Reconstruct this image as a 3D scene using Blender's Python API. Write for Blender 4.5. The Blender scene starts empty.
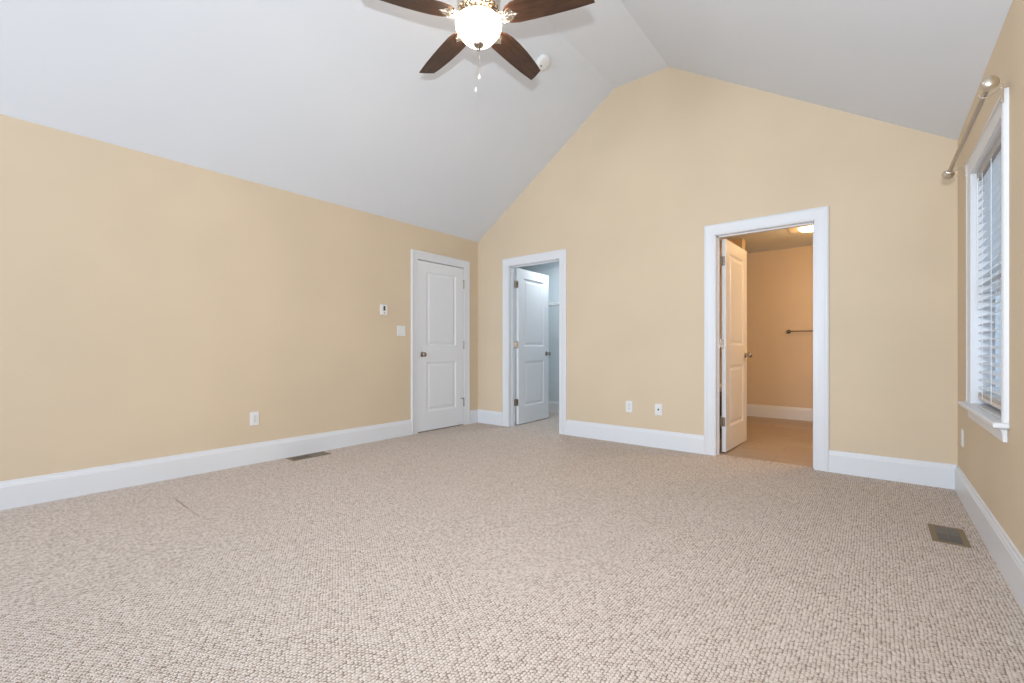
import bpy, bmesh, math, random
from mathutils import Vector, Matrix
R = math.radians
random.seed(4)
S = bpy.context.scene
COL = S.collection

# ------------------------------------------------------------------ camera
FPX, HORIZ = 449.264, 349.07          # focal length and horizon row, for a 1024 x 683 frame
CAM = Vector((4.1782, -4.4282, 0.9883))
cd = bpy.data.cameras.new('camera')
cam = bpy.data.objects.new('camera', cd)
COL.objects.link(cam)
cd.sensor_width = 36.0
cd.sensor_fit = 'HORIZONTAL'
cd.lens = FPX * 36.0 / 1024
cd.shift_y = (HORIZ - 341.5) / 1024
cd.clip_start = 0.02
cam.location = CAM
cam.rotation_euler = (R(90), 0, 0.6805)
S.camera = cam

# ------------------------------------------------------------------ exposure, world, large lights
S.view_settings.view_transform = 'Standard'
S.view_settings.look = 'None'
S.view_settings.gamma = 1
S.view_settings.use_curve_mapping = False
S.view_settings.exposure = -0.02

wd = bpy.data.worlds.new('world')
S.world = wd
wd.use_nodes = True
bg = wd.node_tree.nodes['Background']
bg.inputs[0].default_value = (0.66, 0.80, 1.0, 1)
bg.inputs[1].default_value = 1.3


def lamp(name, kind, loc, energy, color, rot=(0, 0, 0), size=None, size_y=None, radius=None, parent=None):
    d = bpy.data.lights.new(name, kind)
    d.energy = energy
    d.color = color
    if kind == 'AREA':
        d.shape = 'RECTANGLE'
        d.size = size
        d.size_y = size_y or size
    elif radius is not None:
        d.shadow_soft_size = radius
    o = bpy.data.objects.new(name, d)
    COL.objects.link(o)
    o.location = loc
    o.rotation_euler = rot
    if parent:
        o.parent = parent
    return o


# fill light at two unseen windows added in the wall behind the photographer
for wx in (0.95, 2.80):
    lamp('rear_window_fill', 'AREA', (wx, -8.87, 1.55), 108, (0.67, 0.81, 1.0), (R(90), 0, R(0)), 1.55, 1.9)
# the flash on its bracket above the camera (it throws the fan's shadow on the ceiling)
fl = lamp('camera_flash', 'SPOT', (4.20, -4.46, 1.325), 238, (0.88, 0.945, 1.0), radius=0.03)
fl.data.spot_size = R(160)
fl.data.spot_blend = 1.0
fl.rotation_euler = (Vector((2.45, -2.1, 2.1)) - fl.location).to_track_quat('-Z', 'Y').to_euler()


# ------------------------------------------------------------------ materials
def new_mat(name):
    m = bpy.data.materials.new(name)
    m.use_nodes = True
    nt = m.node_tree
    return m, nt, nt.nodes['Principled BSDF']


def N(nt, t, **kw):
    n = nt.nodes.new(t)
    for k, v in kw.items():
        setattr(n, k, v)
    return n


def math_node(nt, op, a, b=None):
    n = N(nt, 'ShaderNodeMath', operation=op)
    for i, x in enumerate((a, b)):
        if x is None:
            continue
        if isinstance(x, (int, float)):
            n.inputs[i].default_value = x
        else:
            nt.links.new(x, n.inputs[i])
    return n.outputs[0]


def ramp(nt, fac, stops):
    n = N(nt, 'ShaderNodeValToRGB')
    el = n.color_ramp.elements
    while len(el) < len(stops):
        el.new(0.5)
    for e, (p, c) in zip(el, stops):
        e.position = p
        e.color = (*c, 1)
    nt.links.new(fac, n.inputs[0])
    return n.outputs[0]


def paint(name, col, rough=0.6, bump=0.15, scale=220, var=0.03, spec=0.3):
    m, nt, b = new_mat(name)
    tc = N(nt, 'ShaderNodeTexCoord')
    nz = N(nt, 'ShaderNodeTexNoise')
    nz.inputs['Scale'].default_value = scale
    nt.links.new(tc.outputs['Object'], nz.inputs['Vector'])
    big = N(nt, 'ShaderNodeTexNoise')
    big.inputs['Scale'].default_value = 1.3
    nt.links.new(tc.outputs['Object'], big.inputs['Vector'])
    lo = tuple(c * (1 - var) for c in col)
    hi = tuple(min(1, c * (1 + var)) for c in col)
    nt.links.new(ramp(nt, big.outputs[0], [(0.3, lo), (0.7, hi)]), b.inputs['Base Color'])
    b.inputs['Roughness'].default_value = rough
    b.inputs['Specular IOR Level'].default_value = spec
    bp = N(nt, 'ShaderNodeBump')
    bp.inputs['Strength'].default_value = bump
    bp.inputs['Distance'].default_value = 0.001
    nt.links.new(nz.outputs[0], bp.inputs['Height'])
    nt.links.new(bp.outputs[0], b.inputs['Normal'])
    return m


def metal(name, col, rough=0.3, metallic=1.0):
    m, nt, b = new_mat(name)
    tc = N(nt, 'ShaderNodeTexCoord')
    nz = N(nt, 'ShaderNodeTexNoise')
    nz.inputs['Scale'].default_value = 60
    nt.links.new(tc.outputs['Object'], nz.inputs['Vector'])
    lo = tuple(c * 0.92 for c in col)
    nt.links.new(ramp(nt, nz.outputs[0], [(0.3, lo), (0.7, col)]), b.inputs['Base Color'])
    b.inputs['Metallic'].default_value = metallic
    b.inputs['Roughness'].default_value = rough
    return m


def wood(name, dark, light, rough=0.35, axis='X', scale=1.0):
    m, nt, b = new_mat(name)
    tc = N(nt, 'ShaderNodeTexCoord')
    mp = N(nt, 'ShaderNodeMapping')
    s = (3 * scale, 28 * scale, 28 * scale) if axis == 'X' else (28 * scale, 3 * scale, 28 * scale)
    mp.inputs['Scale'].default_value = s
    nt.links.new(tc.outputs['Object'], mp.inputs['Vector'])
    nz = N(nt, 'ShaderNodeTexNoise')
    nz.inputs['Scale'].default_value = 1.6
    nz.inputs['Detail'].default_value = 6
    nz.inputs['Distortion'].default_value = 0.6
    nt.links.new(mp.outputs[0], nz.inputs['Vector'])
    nt.links.new(ramp(nt, nz.outputs[0], [(0.3, dark), (0.7, light)]), b.inputs['Base Color'])
    b.inputs['Roughness'].default_value = rough
    return m


def glow(name, col, strength):
    m, nt, b = new_mat(name)
    b.inputs['Base Color'].default_value = (0.9, 0.88, 0.82, 1)
    b.inputs['Roughness'].default_value = 0.25
    b.inputs['Emission Color'].default_value = (*col, 1)
    b.inputs['Emission Strength'].default_value = strength
    return m


def carpet_mat():
    m, nt, b = new_mat('berber_carpet')
    tc = N(nt, 'ShaderNodeTexCoord')
    wob = N(nt, 'ShaderNodeTexNoise')
    wob.inputs['Scale'].default_value = 45
    wob.inputs['Detail'].default_value = 1
    nt.links.new(tc.outputs['Object'], wob.inputs['Vector'])
    sub = N(nt, 'ShaderNodeVectorMath', operation='MULTIPLY_ADD')
    nt.links.new(wob.outputs['Color'], sub.inputs[0])
    sub.inputs[1].default_value = (0.004, 0.004, 0)
    wob2 = N(nt, 'ShaderNodeTexNoise')
    wob2.inputs['Scale'].default_value = 6
    nt.links.new(tc.outputs['Object'], wob2.inputs['Vector'])
    sub2 = N(nt, 'ShaderNodeVectorMath', operation='MULTIPLY_ADD')
    nt.links.new(wob2.outputs['Color'], sub2.inputs[0])
    sub2.inputs[1].default_value = (0.014, 0.014, 0)
    nt.links.new(tc.outputs['Object'], sub2.inputs[2])
    nt.links.new(sub2.outputs[0], sub.inputs[2])
    sp = N(nt, 'ShaderNodeSeparateXYZ')
    nt.links.new(sub.outputs[0], sp.inputs[0])
    px, py = 0.0114, 0.0131
    a = math_node(nt, 'DIVIDE', sp.outputs[0], px)
    row = math_node(nt, 'FLOOR', a)
    odd = math_node(nt, 'MULTIPLY', math_node(nt, 'FLOORED_MODULO', row, 2.0), 0.5)
    bb = math_node(nt, 'ADD', math_node(nt, 'DIVIDE', sp.outputs[1], py), odd)
    cell = math_node(nt, 'FLOOR', bb)
    # each loop sits a little off its place in the weave
    idv = N(nt, 'ShaderNodeCombineXYZ')
    nt.links.new(row, idv.inputs[0])
    nt.links.new(cell, idv.inputs[1])
    off = N(nt, 'ShaderNodeTexWhiteNoise', noise_dimensions='2D')
    nt.links.new(idv.outputs[0], off.inputs['Vector'])
    so = N(nt, 'ShaderNodeSeparateColor')
    nt.links.new(off.outputs['Color'], so.inputs[0])
    ox = math_node(nt, 'ADD', math_node(nt, 'MULTIPLY', so.outputs[0], 0.36), 0.32)
    oy = math_node(nt, 'ADD', math_node(nt, 'MULTIPLY', so.outputs[1], 0.30), 0.35)
    dx = math_node(nt, 'SUBTRACT', math_node(nt, 'SUBTRACT', a, row), ox)
    dy = math_node(nt, 'SUBTRACT', math_node(nt, 'SUBTRACT', bb, cell), oy)
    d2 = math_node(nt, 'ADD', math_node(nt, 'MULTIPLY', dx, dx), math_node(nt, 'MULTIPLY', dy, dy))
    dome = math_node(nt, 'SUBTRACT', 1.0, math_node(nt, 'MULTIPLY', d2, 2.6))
    wn = N(nt, 'ShaderNodeTexWhiteNoise', noise_dimensions='2D')
    nt.links.new(idv.outputs[0], wn.inputs['Vector'])
    yarn = ramp(nt, wn.outputs['Value'], [(0.0, CARPET[0]), (0.12, CARPET[1]), (0.5, CARPET[2]), (1.0, CARPET[3])])
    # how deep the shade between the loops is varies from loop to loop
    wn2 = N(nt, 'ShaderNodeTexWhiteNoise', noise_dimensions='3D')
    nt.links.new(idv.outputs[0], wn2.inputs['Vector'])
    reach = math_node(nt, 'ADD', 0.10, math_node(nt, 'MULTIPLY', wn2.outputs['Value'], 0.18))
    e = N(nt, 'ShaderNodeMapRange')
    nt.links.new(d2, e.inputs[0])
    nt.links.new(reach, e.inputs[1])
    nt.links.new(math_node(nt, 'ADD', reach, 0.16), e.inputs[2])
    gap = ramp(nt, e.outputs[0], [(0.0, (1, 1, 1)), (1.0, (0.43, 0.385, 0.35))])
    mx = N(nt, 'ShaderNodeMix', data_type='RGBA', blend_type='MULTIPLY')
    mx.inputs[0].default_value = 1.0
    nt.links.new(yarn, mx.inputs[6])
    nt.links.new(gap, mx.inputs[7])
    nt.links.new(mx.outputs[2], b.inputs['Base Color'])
    b.inputs['Roughness'].default_value = 0.95
    b.inputs['Specular IOR Level'].default_value = 0.1
    bp = N(nt, 'ShaderNodeBump')
    bp.inputs['Strength'].default_value = 0.55
    bp.inputs['Distance'].default_value = 0.004
    nt.links.new(dome, bp.inputs['Height'])
    nt.links.new(bp.outputs[0], b.inputs['Normal'])
    return m


def tile_mat():
    m, nt, b = new_mat('plank_tile')
    tc = N(nt, 'ShaderNodeTexCoord')
    bk = N(nt, 'ShaderNodeTexBrick')
    bk.offset = 0.37
    bk.inputs['Scale'].default_value = 1.0
    bk.inputs['Brick Width'].default_value = 0.9
    bk.inputs['Row Height'].default_value = 0.30
    bk.inputs['Mortar Size'].default_value = 0.003
    bk.inputs['Color1'].default_value = (0.40, 0.315, 0.245, 1)
    bk.inputs['Color2'].default_value = (0.46, 0.37, 0.29, 1)
    bk.inputs['Mortar'].default_value = (0.30, 0.23, 0.17, 1)
    nt.links.new(tc.outputs['Object'], bk.inputs['Vector'])
    mp = N(nt, 'ShaderNodeMapping')
    mp.inputs['Scale'].default_value = (1.5, 18, 1)
    nt.links.new(tc.outputs['Object'], mp.inputs['Vector'])
    nz = N(nt, 'ShaderNodeTexNoise')
    nz.inputs['Scale'].default_value = 2.0
    nz.inputs['Detail'].default_value = 5
    nt.links.new(mp.outputs[0], nz.inputs['Vector'])
    mx = N(nt, 'ShaderNodeMix', data_type='RGBA', blend_type='MULTIPLY')
    mx.inputs[0].default_value = 1.0
    nt.links.new(bk.outputs[0], mx.inputs[6])
    nt.links.new(ramp(nt, nz.outputs[0], [(0.3, (0.80, 0.79, 0.78)), (0.7, (1, 1, 1))]), mx.inputs[7])
    nt.links.new(mx.outputs[2], b.inputs['Base Color'])
    b.inputs['Roughness'].default_value = 0.4
    return m


def glass_mat():
    m = bpy.data.materials.new('window_glass')
    m.use_nodes = True
    nt = m.node_tree
    nt.nodes.clear()
    out = N(nt, 'ShaderNodeOutputMaterial')
    tr = N(nt, 'ShaderNodeBsdfTransparent')
    tr.inputs[0].default_value = (0.95, 0.98, 0.98, 1)
    gl = N(nt, 'ShaderNodeBsdfGlossy')
    gl.inputs['Roughness'].default_value = 0.02
    mix = N(nt, 'ShaderNodeMixShader')
    mix.inputs[0].default_value = 0.07
    nt.links.new(tr.outputs[0], mix.inputs[1])
    nt.links.new(gl.outputs[0], mix.inputs[2])
    nt.links.new(mix.outputs[0], out.inputs[0])
    return m


CARPET = [(0.60, 0.50, 0.425), (0.665, 0.565, 0.49), (0.71, 0.61, 0.535), (0.77, 0.675, 0.605)]
M = {
    'wall': paint('tan_wall_paint', (0.690, 0.560, 0.402), 0.7),
    'ceiling': paint('ceiling_paint', (0.745, 0.775, 0.82), 0.8, var=0.01),
    'white': paint('white_trim_paint', (0.755, 0.765, 0.785), 0.35, 0.03, 90, 0.01, 0.4),
    'door': paint('white_door_paint', (0.79, 0.80, 0.82), 0.4, 0.05, 120, 0.01, 0.4),
    'closet': paint('pale_blue_closet_paint', (0.66, 0.73, 0.77), 0.7),
    'plastic': paint('white_plastic', (0.80, 0.80, 0.79), 0.3, 0.0, 50, 0.005, 0.5),
    'blind': paint('white_blind_slat', (0.80, 0.82, 0.84), 0.4, 0.02, 60, 0.01),
    'headrail': paint('shade_grey_headrail', (0.42, 0.40, 0.39), 0.4, 0, 50, 0.01),  # grey carries the shade on the rail's front and underside
    'rail': paint('blind_bottom_rail', (0.72, 0.66, 0.60), 0.45, 0.02, 60, 0.02),  # beige holds the shade on the blind's room-facing side
    'slot': paint('dark_slot', (0.12, 0.11, 0.11), 0.5, 0, 50, 0),
    'screen': paint('grey_display', (0.09, 0.10, 0.09), 0.25, 0, 50, 0),
    'nickel': metal('satin_nickel', (0.40, 0.35, 0.30), 0.27),
    'bright': metal('bright_nickel', (0.80, 0.74, 0.66), 0.22),
    'rod': metal('brushed_nickel_rod', (0.50, 0.44, 0.38), 0.38),
    'finial': metal('champagne_nickel', (0.72, 0.66, 0.56), 0.28),
    'bronze': metal('dark_bronze', (0.20, 0.15, 0.11), 0.35),
    'vent': metal('brown_vent_steel', (0.24, 0.18, 0.105), 0.55, 0.1),
    'ventdark': paint('vent_throat', (0.13, 0.115, 0.10), 0.7, 0, 50, 0),
    'louvre': metal('dark_louvre_steel', (0.19, 0.16, 0.13), 0.5, 0.1),
    'damper': metal('galvanised_damper', (0.30, 0.265, 0.24), 0.5, 0.1),
    'walnut': wood('dark_walnut_blade', (0.028, 0.013, 0.008), (0.088, 0.043, 0.025), 0.42, 'X', 2.0),
    'cabinet': wood('dark_cabinet_wood', (0.03, 0.016, 0.010), (0.07, 0.038, 0.022), 0.4),
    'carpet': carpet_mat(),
    'tile': tile_mat(),
    'glass': glass_mat(),
    'bowl': glow('lit_frosted_glass', (1.0, 0.87, 0.70), 4),
    'bathglow': glow('lit_bathroom_lens', (1.0, 0.72, 0.38), 9.0),
    'bulb': glow('lamp_bulb', (1.0, 0.80, 0.55), 30.0),
    'chain': metal('bead_chain', (0.75, 0.72, 0.68), 0.35),
}


# ------------------------------------------------------------------ mesh helpers
class MB:
    def __init__(self):
        self.bm = bmesh.new()

    def box(self, x0, x1, y0, y1, z0, z1, mat=None):
        v = [self.bm.verts.new(p) for p in
             ((x0, y0, z0), (x1, y0, z0), (x1, y1, z0), (x0, y1, z0), (x0, y0, z1), (x1, y0, z1), (x1, y1, z1), (x0, y1, z1))]
        for f in ((3, 2, 1, 0), (4, 5, 6, 7), (0, 1, 5, 4), (1, 2, 6, 5), (2, 3, 7, 6), (3, 0, 4, 7)):
            self.bm.faces.new([v[i] for i in f])
        if mat is not None:
            for p in v:
                p.co = mat @ p.co
        return self

    def lathe(self, prof, mat=None, n=32, cap=True):
        mat = mat or Matrix()
        rings = []
        for r, z in prof:
            if r < 1e-6:
                rings.append([self.bm.verts.new(mat @ Vector((0, 0, z)))])
            else:
                rings.append([self.bm.verts.new(mat @ Vector((r * math.cos(2 * math.pi * i / n), r * math.sin(2 * math.pi * i / n), z))) for i in range(n)])
        for a, b in zip(rings, rings[1:]):
            for i in range(n):
                j = (i + 1) % n
                q = [a[i % len(a)], a[j % len(a)], b[j % len(b)], b[i % len(b)]]
                q = list(dict.fromkeys(q))
                if len(q) > 2:
                    self.bm.faces.new(q)
        if cap:
            for rg in (rings[0], rings[-1]):
                if len(rg) > 2:
                    self.bm.faces.new(rg)
        return self

    def tube(self, pts, r, n=10):
        pts = [Vector(p) for p in pts]
        rad = r if isinstance(r, (list, tuple)) else [r] * len(pts)
        rings = []
        up = None
        for i, p in enumerate(pts):
            t = (pts[min(i + 1, len(pts) - 1)] - pts[max(i - 1, 0)]).normalized()
            if up is None:
                up = t.orthogonal().normalized()
            up = (up - t * up.dot(t)).normalized()
            s = t.cross(up)
            rings.append([self.bm.verts.new(p + (up * math.cos(2 * math.pi * k / n) + s * math.sin(2 * math.pi * k / n)) * rad[i]) for k in range(n)])
        for a, b in zip(rings, rings[1:]):
            for k in range(n):
                self.bm.faces.new((a[k], a[(k + 1) % n], b[(k + 1) % n], b[k]))
        self.bm.faces.new(rings[0])
        self.bm.faces.new(rings[-1])
        return self

    def prism(self, poly, f, h0, h1):
        """poly: list of 2D points, f(a, b, h) -> world"""
        A = [self.bm.verts.new(f(a, b, h0)) for a, b in poly]
        B = [self.bm.verts.new(f(a, b, h1)) for a, b in poly]
        self.bm.faces.new(A)
        self.bm.faces.new(B[::-1])
        n = len(poly)
        for i in range(n):
            self.bm.faces.new((A[i], B[i], B[(i + 1) % n], A[(i + 1) % n]))
        return self

    def loft(self, stations, closed_profile=True, caps=True):
        rows = [[self.bm.verts.new(p) for p in st] for st in stations]
        n = len(rows[0])
        for a, b in zip(rows, rows[1:]):
            for i in range(n if closed_profile else n - 1):
                self.bm.faces.new((a[i], a[(i + 1) % n], b[(i + 1) % n], b[i]))
        if caps:
            self.bm.faces.new(rows[0])
            self.bm.faces.new(rows[-1])
        return self

    def build(self, name, mat, parent=None, smooth=False, bevel=0, local=False):
        bm = self.bm
        bmesh.ops.recalc_face_normals(bm, faces=bm.faces[:])
        if parent is not None:
            loc = Vector((0, 0, 0))
            if not local:
                off = parent.location.copy()
                if parent.parent:
                    off += parent.parent.location
                for v in bm.verts:
                    v.co -= off
        else:
            xs = [v.co for v in bm.verts]
            loc = Vector(((min(p.x for p in xs) + max(p.x for p in xs)) / 2, (min(p.y for p in xs) + max(p.y for p in xs)) / 2, min(p.z for p in xs)))
            for v in bm.verts:
                v.co -= loc
        me = bpy.data.meshes.new(name)
        bm.to_mesh(me)
        bm.free()
        me.materials.append(M[mat])
        if smooth:
            for p in me.polygons:
                p.use_smooth = True
        o = bpy.data.objects.new(name, me)
        COL.objects.link(o)
        if parent is not None:
            o.parent = parent
        else:
            o.location = loc
        if smooth and smooth != 'all':
            me.set_sharp_from_angle(angle=R(38))
        if bevel:
            md = o.modifiers.new('bevel', 'BEVEL')
            md.width = bevel
            md.segments = 2
            md.limit_method = 'ANGLE'
            md.angle_limit = R(40)
        return o


def tag(o, label, cat, group=None, kind=None):
    o['label'] = label
    o['category'] = cat
    if group:
        o['group'] = group
    if kind:
        o['kind'] = kind
    return o


def empty(name, loc, label, cat, group=None, kind=None, rot=(0, 0, 0)):
    o = bpy.data.objects.new(name, None)
    o.empty_display_size = 0.1
    COL.objects.link(o)
    o.location = loc
    o.rotation_euler = rot
    return tag(o, label, cat, group, kind)


def struct(o, label, cat):
    return tag(o, label, cat, None, 'structure')


# ------------------------------------------------------------------ room dimensions
W = 4.6262                    # left wall x = 0, right wall x = W, gable wall y = 0
YR = -8.8                    # wall behind the photographer
HL, HR, HF = 2.432, 2.4554, 3.780
F1, F2 = 2.0043, 2.5865       # flat strip at the top of the vault
TH = 0.13
DH, CH = 2.0486, 2.1486
D1 = (-1.031, -0.264)         # closed door, left wall (y range of the opening)
D2 = (0.5405, 1.3088)         # closet door, gable wall
D3 = (3.020, 3.790)           # bathroom door, gable wall
CW = 0.095
CLB, CLX0, CLX1 = 1.42, -0.35, 1.72     # closet: back, sides
BAB, BAX0, BAX1, BAH = 2.943, 1.85, 5.1, 2.405  # bathroom


def roof(x):
    if x < F1:
        return HL + (HF - HL) * x / F1
    if x < F2:
        return HF
    return HF + (HR - HF) * (x - F2) / (W - F2)


# floor: carpet in bedroom, closet doorway and closet, to the bathroom threshold
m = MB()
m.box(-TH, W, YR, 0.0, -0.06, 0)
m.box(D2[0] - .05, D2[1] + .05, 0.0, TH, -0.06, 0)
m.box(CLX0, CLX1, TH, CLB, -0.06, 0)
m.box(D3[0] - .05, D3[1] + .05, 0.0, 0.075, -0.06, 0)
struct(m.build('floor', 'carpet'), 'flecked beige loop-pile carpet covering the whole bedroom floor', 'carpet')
m = MB()
m.box(BAX0, BAX1, TH, BAB, -0.06, 0)
m.box(D3[0] - .05, D3[1] + .05, 0.075, TH, -0.06, 0)
struct(m.build('floor_bathroom', 'tile'), 'brown plank tile floor of the bathroom beyond the right doorway', 'tile floor')

# carpet seam, a faint dark line on the left of the floor
m = MB()
m.tube([(0.60, -3.527, 0.0), (0.70, -3.526, 0.0012), (0.80, -3.529, 0.0012), (0.88, -3.527, 0.0005)], 0.0022, 6)
m.tube([(0.93, -3.528, 0.0), (1.0, -3.529, 0.0006), (1.08, -3.53, 0.0)], 0.0014, 6)
struct(m.build('trim_carpet_seam', 'vent'), 'thin dark seam line in the carpet at lower left', 'carpet seam')

# walls -------------------------------------------------------------
m = MB()
for a, b, z0 in ((YR - TH, D1[0], 0), (D1[0], D1[1], DH), (D1[1], 0.0, 0)):
    m.box(-TH, 0, a, b, z0, HL + 0.25)
m.box(-TH - .02, -TH + .03, D1[0] - .1, D1[1] + .1, 0, DH + .1)     # unseen backing added behind the closed door to stop light leaking in
wl = struct(m.build('wall_left', 'wall'), 'long plain tan wall on the left with the closed door', 'wall')

m = MB()
xs = sorted({-TH, 0, F1, F2, W, W + TH, *D2, *D3})
for a, b in zip(xs, xs[1:]):
    z0 = DH if (a, b) in (D2, D3) else 0
    ra, rb = roof(max(a, 0)) + .1, roof(min(b, W)) + .1
    m.prism([(a, z0), (b, z0), (b, rb), (a, ra)], lambda p, q, h: Vector((p, h, q)), 0, TH)
struct(m.build('wall_back', 'wall'), 'tan gable wall with two open doorways under the vaulted ceiling', 'wall')

WY0, WY1, WZ0, WZ1 = -1.478, -0.630, 0.645, 2.030       # side window opening
m = MB()
m.box(W, W + TH, YR - TH, WY0, 0, HR + .25)
m.box(W, W + TH, WY1, 0, 0, HR + .25)
m.box(W, W + TH, WY0, WY1, 0, WZ0)
m.box(W, W + TH, WY0, WY1, WZ1, HR + .25)
struct(m.build('wall_right', 'wall'), 'tan wall on the right around the window with blinds', 'wall')

m = MB()                                                # wall behind the photographer with two added, unseen window openings
RW = ((0.15, 1.75), (2.00, 3.60))
xs = sorted({-TH, 0, F1, F2, W, W + TH, *RW[0], *RW[1]})
for a, b in zip(xs, xs[1:]):
    ra, rb = roof(max(a, 0)) + .1, roof(min(b, W)) + .1
    f = lambda p, q, h: Vector((p, h, q))
    if any(a >= r[0] - 1e-6 and b <= r[1] + 1e-6 for r in RW):
        m.prism([(a, 0), (b, 0), (b, 0.6), (a, 0.6)], f, YR - TH, YR)
        m.prism([(a, 2.5), (b, 2.5), (b, max(rb, 2.6)), (a, max(ra, 2.6))], f, YR - TH, YR)
    else:
        m.prism([(a, 0), (b, 0), (b, rb), (a, ra)], f, YR - TH, YR)
struct(m.build('wall_front', 'wall'), 'tan wall behind the viewpoint with two added window openings', 'wall')

# vaulted ceiling
m = MB()
prof = [(-TH, HL - TH * (HF - HL) / F1), (F1, HF), (F2, HF), (W + TH, HR + TH * (HR - HF) / (W - F2))]
poly = prof + [(a, b + 0.12) for a, b in prof[::-1]]
m.loft([[Vector((a, y, b)) for a, b in poly] for y in (YR - TH, TH)])
struct(m.build('ceiling', 'ceiling'), 'white vaulted ceiling of two slopes and a narrow flat strip', 'ceiling')

# closet shell
m = MB()
m.box(CLX0 - .1, CLX1 + .1, CLB, CLB + .1, 0, 2.5)
struct(m.build('wall_closet_back', 'closet'), 'pale blue grey back wall inside the closet', 'wall')
m = MB()
m.box(CLX0 - .1, CLX0, TH, CLB, 0, 2.5)
m.box(CLX0, 0.0 - TH, TH - .02, TH + .03, 0, 2.5)
struct(m.build('wall_closet_left', 'closet'), 'pale left side wall inside the closet', 'wall')
m = MB()
m.box(CLX1, CLX1 + .1, TH, CLB, 0, 2.5)
struct(m.build('wall_closet_right', 'closet'), 'pale right side wall inside the closet', 'wall')
m = MB()
m.box(CLX0 - .1, CLX1 + .1, TH, CLB + .1, 2.44, 2.5)
struct(m.build('ceiling_closet', 'ceiling'), 'flat white ceiling of the closet', 'ceiling')

# bathroom shell
m = MB()
m.box(BAX0 - .1, BAX1 + .1, BAB, BAB + .1, 0, 2.5)
struct(m.build('wall_bathroom_back', 'wall'), 'warm tan bathroom wall holding the towel bar', 'wall')
m = MB()
m.box(BAX0 - .02, BAX0, TH, BAB, 0, 2.5)
struct(m.build('wall_bathroom_left', 'wall'), 'tan left side wall of the bathroom', 'wall')
m = MB()
m.box(BAX1, BAX1 + .1, 0, BAB, 0, 2.5)
m.box(W + TH, BAX1, TH - .1, TH, 0, 2.5)
struct(m.build('wall_bathroom_right', 'wall'), 'tan right side wall of the bathroom', 'wall')
m = MB()
m.box(BAX0, 2.85, 1.90, 2.07, 0, BAH)
struct(m.build('wall_bathroom_partition', 'wall'), 'tan partition end in the bathroom just above the open door', 'wall')
m = MB()
m.box(BAX0 - .1, BAX1 + .1, TH, BAB + .1, BAH, 2.5)
struct(m.build('ceiling_bathroom', 'ceiling'), 'flat bathroom ceiling with the lit fixture', 'ceiling')


# ------------------------------------------------------------------ trim
BASE = [(0, 0), (0.016, 0), (0.016, 0.138), (0.0135, 0.144), (0.0125, 0.152), (0.0085, 0.160), (0.007, 0.172), (0, 0.175)]


def baseboard(name, p0, p1, nrm, label, cuts=(0, 0)):
    """p0, p1: 2D ends on the wall face; nrm: 2D normal into the room; cuts: mitre at each end"""
    p0, p1, nrm = Vector(p0), Vector(p1), Vector(nrm)
    t = (p1 - p0).normalized()
    st = []
    for p, s, c in ((p0, 1, cuts[0]), (p1, -1, cuts[1])):
        st.append([Vector(((p + nrm * h + t * s * h * c).x, (p + nrm * h + t * s * h * c).y, z)) for h, z in BASE])
    return struct(MB().loft(st).build(name, 'white'), label, 'baseboard')


baseboard('baseboard_left', (0, YR), (0, D1[0] - CW), (1, 0), 'long white baseboard on the left wall up to the closed door', (1, 0))
baseboard('baseboard_left', (0, D1[1] + CW), (0, 0), (1, 0), 'short white baseboard between the closed door and the corner', (0, 1))
baseboard('baseboard_back', (0, 0), (D2[0] - CW, 0), (0, -1), 'short white baseboard between the corner and the closet doorway', (1, 0))
baseboard('baseboard_back', (D2[1] + CW, 0), (D3[0] - CW, 0), (0, -1), 'white baseboard on the gable wall between the two doorways', (0, 0))
baseboard('baseboard_back', (D3[1] + CW, 0), (W, 0), (0, -1), 'white baseboard right of the bathroom doorway', (0, 1))
baseboard('baseboard_right', (W, 0), (W, YR), (-1, 0), 'white baseboard along the right wall under the window', (1, 1))
baseboard('baseboard_closet', (CLX0, CLB), (CLX1, CLB), (0, -1), 'white baseboard at the back of the closet')
baseboard('baseboard_bathroom', (BAX0, BAB), (BAX1, BAB), (0, -1), 'white baseboard on the far bathroom wall')

CAS = [(0, 0), (0, 0.009), (0.006, 0.011), (0.012, 0.009), (0.030, 0.011), (0.060, 0.0140), (0.068, 0.015), (0.074, 0.0195), (0.086, 0.0195), (0.092, 0.016), (CW, 0.014), (CW, 0)]


def casing(name, a, b, top, f, label, z0=0.0):
    """three-sided mitred casing; f(s, z, h) -> world"""
    st = [[f(a - t, z0, h) for t, h in CAS], [f(a - t, top + t, h) for t, h in CAS],
          [f(b + t, top + t, h) for t, h in CAS], [f(b + t, z0, h) for t, h in CAS]]
    return MB().loft(st)


def door_trim(n, a, b, f, label, depth=TH, stop=0.05, stop_w=0.035):
    root = empty('trim_%d' % n, f((a + b) / 2, 0, 0), label, 'door casing', None, 'structure')
    casing('casing', a, b, DH, f, label).build('casing', 'white', root, smooth=True)
    m = MB()
    g = 0.006

    def fb(s0, s1, z0, z1, h0, h1):
        p, q = f(s0, z0, h0), f(s1, z1, h1)
        m.box(min(p.x, q.x), max(p.x, q.x), min(p.y, q.y), max(p.y, q.y), min(p.z, q.z), max(p.z, q.z))
    fb(a - 0.002, a + g, 0, DH, 0.001, -depth)
    fb(b - g, b + 0.002, 0, DH, 0.001, -depth)
    fb(a, b, DH - g, DH + 0.002, 0.001, -depth)
    m.build('jamb', 'white', root)
    m = MB()
    fb(a + g, a + g + .011, 0, DH - g, -stop, -stop - stop_w)
    fb(b - g - .011, b - g, 0, DH - g, -stop, -stop - stop_w)
    fb(a + g, b - g, DH - g - .011, DH - g, -stop, -stop - stop_w)
    m.build('door_stop', 'white', root)
    return root


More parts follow.
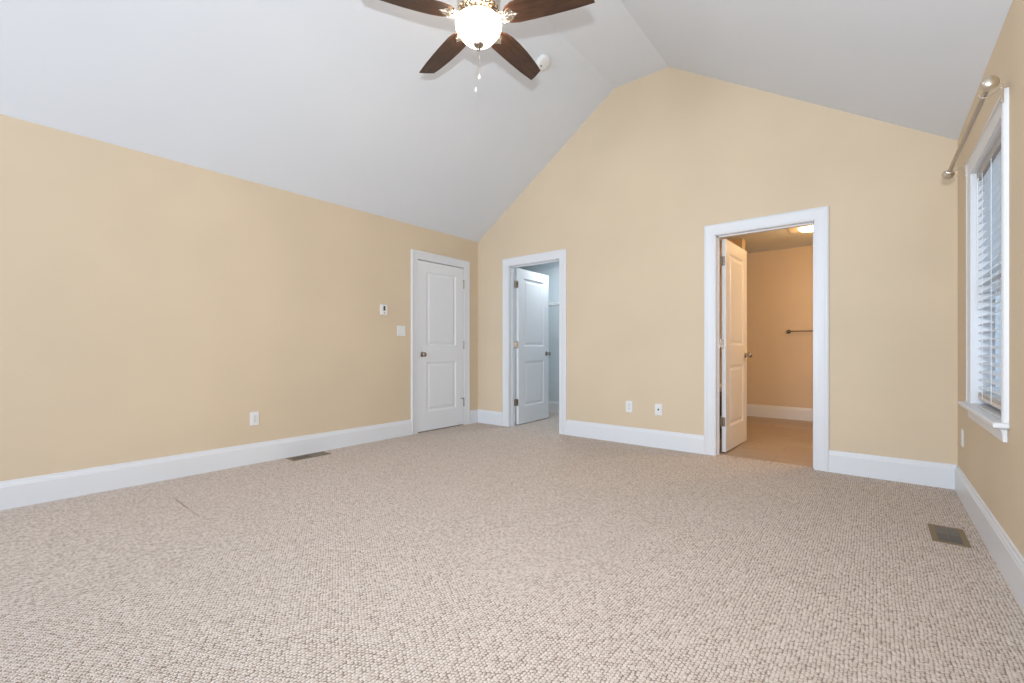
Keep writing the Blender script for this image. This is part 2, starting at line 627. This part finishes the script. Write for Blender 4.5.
fl_left = lambda s, z, h: Vector((h, s, z))
fl_back = lambda s, z, h: Vector((s, -h, z))
door_trim(1, D1[0], D1[1], fl_left, 'white moulded casing around the closed door in the left wall', 0.095, 0.042, 0.04)
door_trim(2, D2[0], D2[1], fl_back, 'white moulded casing around the narrow closet doorway', TH, 0.052, 0.036)
door_trim(3, D3[0], D3[1], fl_back, 'white moulded casing around the bathroom doorway', TH, 0.052, 0.036)

# ------------------------------------------------------------------ doors
SW, SH, ST = 0.748, 2.023, 0.035


def slab_mesh():
    """two raised panels on each face; local x = width from the hinge, y in [-0.040, -0.005]"""
    m = MB()
    bm = m.bm
    x0, x1, z0, z1 = 0.004, 0.004 + SW, 0.012, 0.012 + SH
    pans = [(0.134, 0.622, 0.238, 0.833), (0.134, 0.622, 1.026, 1.918)]
    xs = [x0, 0.134, 0.622, x1]
    zs = [z0, 0.238, 0.833, 1.026, 1.918, z1]
    for y, sg in ((-0.005, -1), (-0.040, 1)):
        g = {(i, k): bm.verts.new((xs[i], y, zs[k])) for i in range(4) for k in range(6)}
        for i in range(3):
            for k in range(5):
                if i == 1 and k in (1, 3):
                    a, b, c, d = xs[1], xs[2], zs[k], zs[k + 1]
                    prev = [g[i, k], g[i + 1, k], g[i + 1, k + 1], g[i, k + 1]]
                    for ins, dep in ((0.006, 0.003), (0.012, 0.0085), (0.020, 0.0105), (0.030, 0.0105), (0.052, 0.003), (0.058, 0.0025)):
                        yy = y + sg * dep
                        cur = [bm.verts.new(p) for p in ((a + ins, yy, c + ins), (b - ins, yy, c + ins), (b - ins, yy, d - ins), (a + ins, yy, d - ins))]
                        for j in range(4):
                            bm.faces.new((prev[j], prev[(j + 1) % 4], cur[(j + 1) % 4], cur[j]))
                        prev = cur
                    bm.faces.new(prev)
                else:
                    bm.faces.new((g[i, k], g[i + 1, k], g[i + 1, k + 1], g[i, k + 1]))
    # rim
    for a, b in (((x0, z0), (x1, z0)), ((x1, z0), (x1, z1)), ((x1, z1), (x0, z1)), ((x0, z1), (x0, z0))):
        bm.faces.new([bm.verts.new(p) for p in ((a[0], -0.005, a[1]), (b[0], -0.005, b[1]), (b[0], -0.040, b[1]), (a[0], -0.040, a[1]))])
    bmesh.ops.remove_doubles(bm, verts=bm.verts[:], dist=1e-5)
    return m


KNOB = [(0.0, 0.0), (0.031, 0.0), (0.032, 0.004), (0.028, 0.008), (0.013, 0.010), (0.011, 0.022), (0.012, 0.030), (0.020, 0.034),
        (0.026, 0.041), (0.0275, 0.050), (0.025, 0.058), (0.017, 0.064), (0.0, 0.066)]


def door(n, pin, ang, label, jamb_ang, metalm, stops=False):
    root = empty('door_%d' % n, (pin[0], pin[1], 0), label, 'door', None, 'structure', (0, 0, ang))
    slab_mesh().build('door_slab', 'door', root, local=True)
    for sg, y in ((1, -0.005), (-1, -0.040)):
        mt = Matrix.Translation((0.690, y, 0.925)) @ Matrix.Rotation(R(-90) * sg, 4, 'X')
        MB().lathe(KNOB, mt, 28).build('door_knob', metalm, root, smooth=True, local=True)
    m = MB()
    m.box(0.004 + SW - .0005, 0.004 + SW + .0012, -0.034, -0.011, 0.897, 0.953)
    m.build('latch_plate', metalm, root, local=True)
    for hz in (1.826, 1.042, 0.296):
        m = MB()
        m.tube([(0, 0, hz - 0.045), (0, 0, hz + 0.045)], 0.0065, 12)
        m.tube([(0, 0, hz + 0.045), (0, 0, hz + 0.052)], [0.008, 0.004], 12)
        m.tube([(0, 0, hz - 0.045), (0, 0, hz - 0.052)], [0.008, 0.004], 12)
        m.box(0.0025, 0.0045, -0.036, 0.0, hz - 0.044, hz + 0.044)
        rt = Matrix.Rotation(jamb_ang, 4, 'Z')       # leaf on the jamb
        m.box(-0.0015, 0.0010, -0.036, 0.0, hz - 0.044, hz + 0.044, rt)
        h = m.build('hinge', metalm, root, smooth=True, local=True)
        if stops and hz != 1.042:
            m = MB()
            zt = hz + 0.052
            m.box(-0.045 if hz < 1 else -0.030, 0.055 if hz < 1 else 0.012, -0.004, 0.004, zt - 0.001, zt + 0.006)
            m.tube([(0.030 if hz < 1 else -.02, 0.0, zt + .002), (0.030 if hz < 1 else -.02, -0.006, zt + .002)], 0.006, 10)
            m.build('door_bumper', metalm, h, local=True)
    return root


door(1, (0.005, D1[1] - 0.007), R(-90), 'closed white two-panel door in the left wall', 0, 'nickel', True)
A2, A3 = R(93.2), R(87.8)
door(2, (D2[0] + 0.0085, 0.1355), A2, 'white two-panel closet door standing open into the closet', -A2, 'nickel')
door(3, (D3[0] + 0.0145, 0.150), A3, 'white two-panel bathroom door standing open in warm light', -A3, 'nickel')

# ------------------------------------------------------------------ side window
fr = lambda s, z, h: Vector((W - h, s, z))
win = empty('window_1', (W, (WY0 + WY1) / 2, WZ0), 'white-cased window in the right wall behind the blind', 'window', None, 'structure')
cas = [(t * 0.095 / CW, h) for t, h in CAS]
CB = CW
st = [[fr(WY0 - t * .95, WZ0 + .02, h * 1.02) for t, h in CAS], [fr(WY0 - t * .95, WZ1 + t * .95, h * 1.02) for t, h in CAS],
      [fr(WY1 + t * .95, WZ1 + t * .95, h * 1.02) for t, h in CAS], [fr(WY1 + t * .95, WZ0 + .02, h * 1.02) for t, h in CAS]]
MB().loft(st).build('window_casing', 'white', win, smooth=True)
m = MB()
D = 0.125
m.box(W, W + D, WY0 - .004, WY0 + .004, WZ0, WZ1)
m.box(W, W + D, WY1 - .004, WY1 + .004, WZ0, WZ1)
m.box(W, W + D, WY0, WY1, WZ1 - .004, WZ1 + .004)
m.build('jamb', 'white', win)
m = MB()
m.box(W - 0.052, W + 0.0, WY0 - .112, WY1 + .112, WZ0, WZ0 + .023)
m.box(W - 0.001, W + D, WY0 + .001, WY1 - .001, WZ0, WZ0 + .023)
m.build('window_stool', 'white', win, bevel=0.006)
ap = [(0, 0), (0.013, 0), (0.015, 0.045), (0.018, 0.052), (0.018, 0.060), (0.030, 0.070), (0.033, 0.078), (0, 0.078)]
ya, yb = WY0 - .056, WY1 + .056
MB().loft([[Vector((W - h, y, WZ0 - 0.066 + z * .846)) for h, z in ap] for y in (ya, yb)]).build('apron', 'white', win)
for z0, z1, xo in ((WZ0 + .023, 1.36, .085), (1.32, WZ1, .105)):      # lower and upper sash
    m = MB()
    y0, y1 = WY0 + .004, WY1 - .004
    x0, x1 = W + xo, W + xo + .03
    m.box(x0, x1, y0, y0 + .05, z0, z1)
    m.box(x0, x1, y1 - .05, y1, z0, z1)
    m.box(x0, x1, y0 + .05, y1 - .05, z0, z0 + .05)
    m.box(x0, x1, y0 + .05, y1 - .05, z1 - .05, z1)
    s = m.build('sash', 'white', win)
    m = MB()
    m.box(x0 + .012, x0 + .016, y0 + .05, y1 - .05, z0 + .05, z1 - .05)
    m.build('glass_pane', 'glass', s)

# blind
bl = empty('window_blind', (W + .045, (WY0 + WY1) / 2, WZ0 + .023), 'white slatted blind hanging inside the right window', 'blind')
by0, by1 = WY0 + .012, WY1 - .012
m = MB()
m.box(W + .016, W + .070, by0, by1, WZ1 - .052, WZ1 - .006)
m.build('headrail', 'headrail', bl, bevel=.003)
m = MB()
ztop, zbot, pitch = WZ1 - .075, 0.745, 0.0455
nsl = int((ztop - zbot) / pitch) + 1
for i in range(nsl):
    z = ztop - i * pitch
    pts = []
    for k in range(5):
        u = -1 + k * .5
        pts.append((W + .045 + .025 * u * math.cos(R(14)), z + .025 * u * math.sin(R(14)) + .0025 * (1 - u * u)))
    poly = pts + [(a, b - .0026) for a, b in pts[::-1]]
    m.loft([[Vector((a, y, b)) for a, b in poly] for y in (by0, by1)])
m.build('slats', 'blind', bl)
m = MB()
m.box(W + .020, W + .072, by0, by1, 0.694, 0.716)
m.build('bottom_rail', 'rail', bl, bevel=.003)
m = MB()
for i in range(3):
    m.box(W + .021, W + .071, by0, by1, 0.719 + i * .006, 0.7225 + i * .006)
m.build('stacked_slats', 'rail', bl)
for yy in (by0 + .16, (by0 + by1) / 2, by1 - .16):
    m = MB()
    for xx in (W + .0175, W + .0725):
        m.tube([(xx, yy, WZ1 - .05), (xx, yy, 0.705)], 0.0016, 6)
    m.build('ladder_cord', 'blind', bl)
m = MB()
m.tube([(W + .014, by1 - .07, WZ1 - .055), (W + .010, by1 - .07, WZ1 - .075), (W + .008, by1 - .07, 1.22)], 0.004, 8)
m.build('tilt_wand', 'plastic', bl)
m = MB()
m.tube([(W + .012, by0 + .09, WZ1 - .055), (W + .010, by0 + .09, 1.20)], 0.0016, 6)
m.lathe([(0, 0), (.006, .002), (.008, .016), (.003, .034), (0, .036)], Matrix.Translation((W + .010, by0 + .09, 1.166)), 12)
m.build('pull_cord', 'plastic', bl)

# curtain rod
RX, RZ = W - 0.083, 2.100


def rod_at(y):
    t = (y + 0.50) / -1.15
    return W - 0.092 + 0.019 * t, 2.092 + 0.022 * t


cr = empty('curtain_rod', (RX, -1.1, RZ), 'brushed nickel curtain rod with oval finials above the right window', 'curtain rod')
MB().tube([(rod_at(y)[0], y, rod_at(y)[1]) for y in (-1.632, -0.525)], 0.0100, 20).build('rod', 'rod', cr, smooth=True)
fin = [(0.0100, 0), (0.0125, 0.002), (0.0125, 0.010), (0.008, 0.013), (0.008, 0.017), (0.012, 0.020), (0.022, 0.025), (0.0285, 0.033), (0.031, 0.043),
       (0.0285, 0.053), (0.022, 0.061), (0.012, 0.066), (0.0, 0.0675)]
for y, a in ((-1.632, 90), (-0.525, -90)):
    RX, RZ = rod_at(y)
    MB().lathe(fin, Matrix.Translation((RX, y, RZ)) @ Matrix.Rotation(R(a), 4, 'X'), 32).build('finial', 'finial', cr, smooth=True)
for y in (-1.567, -0.552):
    m = MB()
    RX, RZ = rod_at(y)
    m.box(W - 0.0235, W - 0.016, y - .008, y + .008, RZ - .055, RZ + .030)
    m.tube([(W - .02, y, RZ + .012), (W - .03, y, RZ + .012), (RX + .03, y, RZ + .000), (RX + .013, y, RZ - .009), (RX, y, RZ - .0135), (RX - .013, y, RZ - .006), (RX - .015, y, RZ + .005)], 0.003, 8)
    for zz in (-.044, .022):
        m.tube([(W - .023, y, RZ + zz), (W - .0265, y, RZ + zz)], 0.004, 10)
    m.build('bracket', 'bright', cr, smooth=True)


# ------------------------------------------------------------------ wall plates
def plate(name, f, s, z, w, h, label, cat, group, parts):
    root = empty(name, f(s, z, 0), label, cat, group)

    def fb(mm, s0, s1, z0, z1, h0, h1):
        p, q = f(s0, z0, h0), f(s1, z1, h1)
        mm.box(min(p.x, q.x), max(p.x, q.x), min(p.y, q.y), max(p.y, q.y), min(p.z, q.z), max(p.z, q.z))
    m = MB()
    fb(m, s - w / 2, s + w / 2, z - h / 2, z + h / 2, 0, 0.006)
    m.build('cover_plate', 'plastic', root, bevel=.003)
    for nm, mt, rects in parts:
        m = MB()
        for s0, s1, z0, z1, h0, h1 in rects:
            fb(m, s + s0, s + s1, z + z0, z + z1, h0, h1)
        m.build(nm, mt, root)
    return root


def outlet_parts():
    out = []
    for dz in (-.0195, .0195):
        out.append(('receptacle', 'plastic', [(-.0165, .0165, dz - .014, dz + .014, .004, .0085)]))
        out.append(('slots', 'slot', [(-.0085, -.006, dz - .002, dz + .008, .008, .0089), (.006, .0085, dz - .002, dz + .007, .008, .0089), (-.003, .003, dz - .010, dz - .005, .008, .0089)]))
    out.append(('screw', 'nickel', [(-.003, .003, -.003, .003, .005, .0072)]))
    return out


OG = 'white wall outlets and jack plates low on the walls'
plate('wall_outlet', fl_left, -2.809, 0.388, 0.073, 0.118, 'white duplex outlet low on the left wall above the floor vent', 'outlet', OG, outlet_parts())
plate('wall_outlet', fl_back, 2.173, 0.388, 0.073, 0.116, 'white duplex outlet on the gable wall, left of the jack plate', 'outlet', OG, outlet_parts())
plate('wall_outlet', fr, -0.254, 0.403, 0.073, 0.116, 'white outlet on the right wall near the corner below the window', 'outlet', OG, outlet_parts())
jk = plate('cable_jack', fl_back, 2.4855, 0.382, 0.073, 0.116, 'white wall plate with dark centre connector near the bathroom door', 'jack plate', OG, [])
mt = Matrix.Translation((2.4855, -0.006, 0.382)) @ Matrix.Rotation(R(90), 4, 'X')
MB().lathe([(0, 0), (.009, 0), (.009, .003), (.0065, .003), (.0065, .013), (.004, .013), (.004, .006), (0, .006)], mt, 14).build('connector', 'slot', jk)
sw = plate('light_switch', fl_left, -1.262, 1.196, 0.115, 0.117, 'white two-gang light switch beside the closed door', 'light switch', None, [
    ('switch_rocker', 'plastic', [(-.040, -.006, -.033, .033, .004, .0085)]),
    ('switch_rocker', 'plastic', [(.006, .040, -.033, .033, .004, .0085)]),
])
th = empty('thermostat', (0, -1.498, 1.417), 'small white thermostat on the left wall above the light switch', 'thermostat')
m = MB()
m.box(0, .017, -1.542, -1.456, 1.360, 1.474)
m.build('body', 'plastic', th, bevel=.005)
m = MB()
m.box(.016, .0180, -1.510, -1.484, 1.408, 1.458)
m.build('display', 'screen', th)
m = MB()
m.box(.016, .0190, -1.505, -1.489, 1.378, 1.388)
m.build('button', 'damper', th)

# ------------------------------------------------------------------ floor registers


def register(x0, x1, y0, y1, label, mid=0.5):
    root = empty('floor_vent', ((x0 + x1) / 2, (y0 + y1) / 2, 0), label, 'floor vent', 'brown floor vents in the carpet')
    tx, ty, z = 0.026, 0.024, 0.004
    m = MB()
    m.box(x0, x1, y0, y0 + ty, 0, z)
    m.box(x0, x1, y1 - ty, y1, 0, z)
    m.box(x0, x0 + tx, y0 + ty, y1 - ty, 0, z)
    m.box(x1 - tx, x1, y0 + ty, y1 - ty, 0, z)
    m.build('flange', 'vent', root, bevel=.0015)
    ym = y0 + (y1 - y0) * .52
    m = MB()
    m.box(x0 + tx, x1 - tx, ym, y1 - ty, 0.0004, 0.0014)
    m.build('damper', 'damper', root)
    m = MB()
    m.box(x0 + tx, x1 - tx, y0 + ty, ym, 0.0003, 0.0009)
    m.build('throat', 'ventdark', root)
    m = MB()
    n = 20
    for i in range(n):
        y = y0 + ty + (y1 - y0 - 2 * ty) * (i + .5) / n
        m.box(x0 + tx, x1 - tx, y - .0013, y + .0013, 0.0014, 0.0036)
    m.box((x0 + x1) / 2 - .0025, (x0 + x1) / 2 + .0025, y0 + ty, y1 - ty, 0.0014, 0.0038)
    m.build('louvres', 'louvre', root)
    return root


register(4.405, 4.549, -1.265, -0.975, 'brown steel floor vent in the carpet beside the right baseboard')
register(0.040, 0.190, -2.565, -2.205, 'brown floor vent in the carpet against the left baseboard')

# ------------------------------------------------------------------ ceiling fan
FX, FY = 2.29, -2.42
fan = empty('ceiling_fan', (FX, FY, 2.84), 'dark-bladed ceiling fan with a lit glass bowl hanging from the vault', 'ceiling fan')
T = Matrix.Translation((FX, FY, 0))
MB().lathe([(0.07, 3.78), (0.07, 3.765), (0.062, 3.745), (0.045, 3.715), (0.022, 3.70), (0.0, 3.70)], T, 32).build('canopy', 'nickel', fan, smooth=True)
MB().lathe([(0.013, 3.70), (0.013, 3.23)], T, 16).build('downrod', 'nickel', fan, smooth=True)
MB().lathe([(0.02, 3.26), (0.028, 3.25), (0.030, 3.225), (0.06, 3.21), (0.10, 3.195), (0.128, 3.17), (0.135, 3.13), (0.130, 3.09), (0.115, 3.065), (0.118, 3.055),
            (0.100, 3.045), (0.085, 3.035), (0.085, 3.018), (0.0, 3.018)], T, 40).build('motor_housing', 'bright', fan, smooth=True)
# filigree band round the housing's underside
m = MB()
for i in range(20):
    a = 2 * math.pi * i / 20
    pts = []
    for k in range(9):
        u = k / 8
        aa = a + 0.16 * math.sin(u * 2 * math.pi)
        rr = 0.122 - 0.03 * u
        pts.append((FX + rr * math.cos(aa), FY + rr * math.sin(aa), 3.058 - 0.026 * u))
    m.tube(pts, 0.0045, 6)
m.build('filigree_ring', 'bronze', fan, smooth=True)
# light kit
MB().lathe([(0.0, 3.02), (0.060, 3.02), (0.066, 3.008), (0.060, 2.998), (0.09, 2.992), (0.118, 2.986), (0.122, 2.980), (0.118, 2.976), (0.05, 2.978), (0.0, 2.978)], T, 40).build('fitter', 'bright', fan, smooth=True)
bowl_out = [(0.122, 2.992), (0.130, 2.990), (0.138, 2.983), (0.1415, 2.970), (0.140, 2.954), (0.130, 2.930), (0.112, 2.904), (0.090, 2.880), (0.064, 2.862), (0.036, 2.853), (0.0, 2.850)]
bowl_in = [(r * 0.965, z + 0.004) for r, z in bowl_out[::-1]]
MB().lathe(bowl_out + bowl_in, T, 48, cap=False).build('glass_bowl', 'bowl', fan, smooth='all')
MB().lathe([(0.0, 2.857), (0.028, 2.856), (0.031, 2.850), (0.027, 2.842), (0.014, 2.836), (0.008, 2.829), (0.011, 2.822), (0.007, 2.814), (0.0, 2.812)], T, 24).build('bowl_finial', 'nickel', fan, smooth=True)
for i in range(3):
    a = 2 * math.pi * i / 3 + .5
    Tb = Matrix.Translation((FX + .065 * math.cos(a), FY + .065 * math.sin(a), 2.915))
    MB().lathe([(0, 0), (.014, .004), (.024, .018), (.026, .032), (.018, .048), (.012, .060), (0, .062)], Tb, 16).build('bulb', 'bulb', fan, smooth=True)
# the light that leaves the open rim of the bowl
for i in range(5):
    a = 2 * math.pi * (i + .5) / 5 + R(25)
    lamp('fan_bulb_light', 'POINT', (.165 * math.cos(a), .165 * math.sin(a), 2.962 - 2.84), 2.0, (1.0, .74, .47), radius=.012, parent=fan)
# blades
OUT = [(0.150, 0.018), (0.165, 0.042), (0.195, 0.060), (0.245, 0.067), (0.34, 0.0625), (0.45, 0.0555), (0.58, 0.044), (0.700, 0.028),
       (0.690, -0.010), (0.660, -0.074), (0.60, -0.082), (0.52, -0.0885), (0.44, -0.0925), (0.35, -0.092), (0.27, -0.087), (0.21, -0.074), (0.175, -0.052), (0.155, -0.020)]
PIT = R(-9.5)
for i in range(5):
    ang = R(25 + 72 * i)
    Rz = Matrix.Translation((FX, FY, 3.0)) @ Matrix.Rotation(ang, 4, 'Z')
    Rb = Rz @ Matrix.Translation((0, 0, 0.004)) @ Matrix.Rotation(PIT, 4, 'X')
    b_ = MB().prism(OUT, lambda a, b, h: Vector((a, b, h)), -0.003, 0.003).build('fan_blade', 'walnut', fan, bevel=.0015, local=True)
    b_.matrix_local = Matrix.Translation((0, 0, 0.16 + 0.004)) @ Matrix.Rotation(ang, 4, 'Z') @ Matrix.Rotation(PIT, 4, 'X')
    # ornate iron: arm, leaf plate and two scrolls under the blade root, in blade space
    m = MB()
    m.tube([(0.075, 0, 0.030), (0.10, 0, 0.022), (0.13, 0, 0.004), (0.16, 0, -0.008), (0.20, 0, -0.0085), (0.235, 0, -0.006)], [0.014, 0.013, 0.012, 0.011, 0.009, 0.004], 10)
    leaf = [(0.150, 0.012), (0.170, 0.034), (0.192, 0.040), (0.212, 0.032), (0.228, 0.014), (0.250, 0.0), (0.228, -0.014), (0.212, -0.032), (0.192, -0.040), (0.170, -0.034), (0.150, -0.012)]
    m.prism(leaf, lambda a, b, h: Vector((a, b, h)), -0.0075, -0.0035)
    for sgn in (-1, 1):
        pts = []
        for k in range(22):
            t = k / 21
            th_ = t * 2.6 * math.pi
            rr = 0.020 * (1 - .8 * t)
            pts.append((0.178 + rr * math.cos(th_ + 2.6), sgn * (0.027 + rr * math.sin(th_ + 2.6)), -0.010 - 0.006 * t))
        m.tube(pts, [0.0055 - 0.002 * k / 21 for k in range(22)], 8)
        m.tube([(0.10, sgn * .004, 0.018), (0.125, sgn * .022, 0.002), (0.150, sgn * .036, -0.009), (0.165, sgn * .036, -.011)], 0.0055, 8)
    for px_, py_ in ((0.175, 0), (0.215, 0.016), (0.215, -0.016)):
        m.lathe([(0, -.013), (.006, -.0115), (.007, -.008), (.007, -.006), (0, -.006)], Matrix.Translation((px_, py_, 0)), 12)
    m.build('blade_iron', 'bright', b_, smooth=True, local=True)
# pull chains
for dx, dy, zb, kz in ((-0.001, 0.0085, 2.975, 2.640), (-0.012, -0.012, 2.975, 2.558)):
    px_, py_ = FX + dx, FY + dy
    c_ = MB()
    ztop_ = 2.845
    c_.tube([(px_, py_, ztop_), (px_, py_, kz + .03)], 0.0009, 6)
    n = int((ztop_ - kz - .03) / .0075)
    for k in range(n):
        c_.lathe([(0, -.0018), (.0018, 0), (0, .0018)], Matrix.Translation((px_, py_, kz + .03 + k * .0075)), 6)
    ch = c_.build('pull_chain', 'chain', fan)
    m = MB()
    m.lathe([(0, 0), (.006, .002), (.0085, .009), (.0075, .019), (.0035, .028), (.002, .034), (0, .034)], Matrix.Translation((px_, py_, kz)), 14)
    o = m.build('chain_pull', 'plastic', fan, smooth=True)

# smoke detector on the left slope
sl = math.atan2(HF - HL, F1)
sd_x = 1.792
sd = empty('smoke_detector', (sd_x, -1.026, HL + (HF - HL) / F1 * sd_x), 'round white smoke detector on the ceiling slope beyond the fan', 'smoke detector', None, None, (0, -sl, 0))
MB().lathe([(0.0, 0), (0.075, 0), (0.076, -0.006), (0.074, -0.014), (0.070, -0.015), (0.068, -0.024), (0.060, -0.031), (0.040, -0.034), (0.0, -0.034)], None, 40).build('housing', 'plastic', sd, smooth=True, local=True)
MB().lathe([(0.0, -.033), (0.010, -.033), (0.009, -.037), (0.0, -.038)], Matrix.Translation((-0.030, -.022, 0.001)), 16).build('test_button', 'damper', sd, smooth=True, local=True)

# ------------------------------------------------------------------ bathroom contents
tb = empty('towel_bar', (3.50, BAB, 1.235), 'dark bronze towel bar on the far bathroom wall', 'towel bar')
for x in (3.225, 3.80):
    mt = Matrix.Translation((x, BAB, 1.235)) @ Matrix.Rotation(R(90), 4, 'X')
    MB().lathe([(0, 0), (.026, 0), (.027, .006), (.018, .012), (.010, .020), (.010, .052), (.015, .058), (.016, .070), (.010, .078), (0, .079)], mt, 20).build('post', 'bronze', tb, smooth=True)
MB().tube([(3.225, BAB - .066, 1.235), (3.80, BAB - .066, 1.235)], 0.008, 14).build('bar', 'bronze', tb, smooth=True)

bf = empty('bathroom_light', (3.60, 1.80, BAH), 'glowing ceiling light and fan unit in the bathroom', 'ceiling light')
m = MB()
m.box(3.375, 3.83, 1.655, 1.945, BAH - .012, BAH)
m.build('fan_grille', 'rail', bf, bevel=.006)
m = MB()
pts = []
for k in range(7):
    t = k / 6 * math.pi / 2
    pts.append((math.cos(t), math.sin(t)))
rows = []
for c, s_ in pts:
    ring = []
    for i in range(40):
        a = 2 * math.pi * i / 40
        e = 0.55
        ca, sa = math.cos(a), math.sin(a)
        ring.append(Vector((3.615 + .145 * max(c, .05) * math.copysign(abs(ca) ** e, ca), 1.80 + .105 * max(c, .05) * math.copysign(abs(sa) ** e, sa), BAH - .010 - .042 * s_)))
    rows.append(ring)
m.loft(rows)
m.build('light_lens', 'bathglow', bf, smooth=True)
lamp('bathroom_lamp', 'POINT', (0.01, 0, -0.13), 3.0, (1.0, .60, .25), radius=.05, parent=bf)

lamp('bathroom_fill_lamp', 'POINT', (4.45, 1.25, 1.95), 36, (1.0, .64, .30), radius=.08)  # unseen lamp added to brighten the open door and tile

cb = empty('bathroom_cabinet', (2.62, 1.05, 0), 'low dark cabinet with a white top glimpsed behind the bathroom door', 'cabinet')
m = MB()
m.box(2.22, 2.86, 0.75, 1.45, 0.0, 0.53)
m.build('body', 'cabinet', cb, bevel=.004)
m = MB()
m.box(2.20, 2.88, 0.73, 1.47, 0.53, 0.565)
m.build('countertop', 'plastic', cb, bevel=.004)
for k in range(2):
    m = MB()
    m.box(2.86, 2.876, 0.77 + k * .34, 1.09 + k * .34, 0.08, 0.50)
    d_ = m.build('cabinet_door', 'cabinet', cb, bevel=.003)
    MB().lathe([(0, 0), (.007, 0), (.006, .010), (.012, .016), (.012, .022), (0, .026)], Matrix.Translation((2.876, 1.05 + k * .10, 0.40)) @ Matrix.Rotation(R(90), 4, 'Y'), 14).build('handle', 'nickel', cb, smooth=True)

# ------------------------------------------------------------------ closet contents
SZ = 1.672
ws = empty('closet_shelf', (.7, 1.27, SZ), 'white wire shelf on the back wall of the closet', 'wire shelf')
m = MB()
m.tube([(CLX0, 1.12, SZ), (CLX1, 1.12, SZ)], .0035, 8)
m.tube([(CLX0, 1.12, SZ - .03), (CLX1, 1.12, SZ - .03)], .0035, 8)
m.tube([(CLX0, CLB - .006, SZ), (CLX1, CLB - .006, SZ)], .0035, 8)
m.build('rails', 'plastic', ws)
m = MB()
n = 80
for i in range(n):
    x = CLX0 + (CLX1 - CLX0) * (i + .5) / n
    m.tube([(x, CLB - .004, SZ + .004), (x, 1.118, SZ + .004), (x, 1.115, SZ - .03)], .0016, 5)
m.build('shelf_wires', 'plastic', ws)
for x in (.46, 1.25):
    m = MB()
    if x > 1:
        m.tube([(x, 1.125, SZ - .012), (x, CLB - .004, SZ - .30)], .005, 8)
    m.box(x - .012, x + .012, 1.105, 1.135, SZ - .038, SZ + .008)
    m.build('support_brace', 'plastic', ws)
cl = empty('closet_light', (.75, .78, 2.44), 'cool white round light on the closet ceiling', 'ceiling light')
MB().lathe([(0, 0), (.13, 0), (.135, -.008), (.13, -.018), (.12, -.020), (0, -.020)], Matrix.Translation((.75, .78, 2.44)), 32).build('base', 'plastic', cl, smooth=True)
lamp('closet_lamp', 'AREA', (0, 0, -0.03), 12, (.82, .92, 1.0), (0, 0, 0), .2, .2, parent=cl)
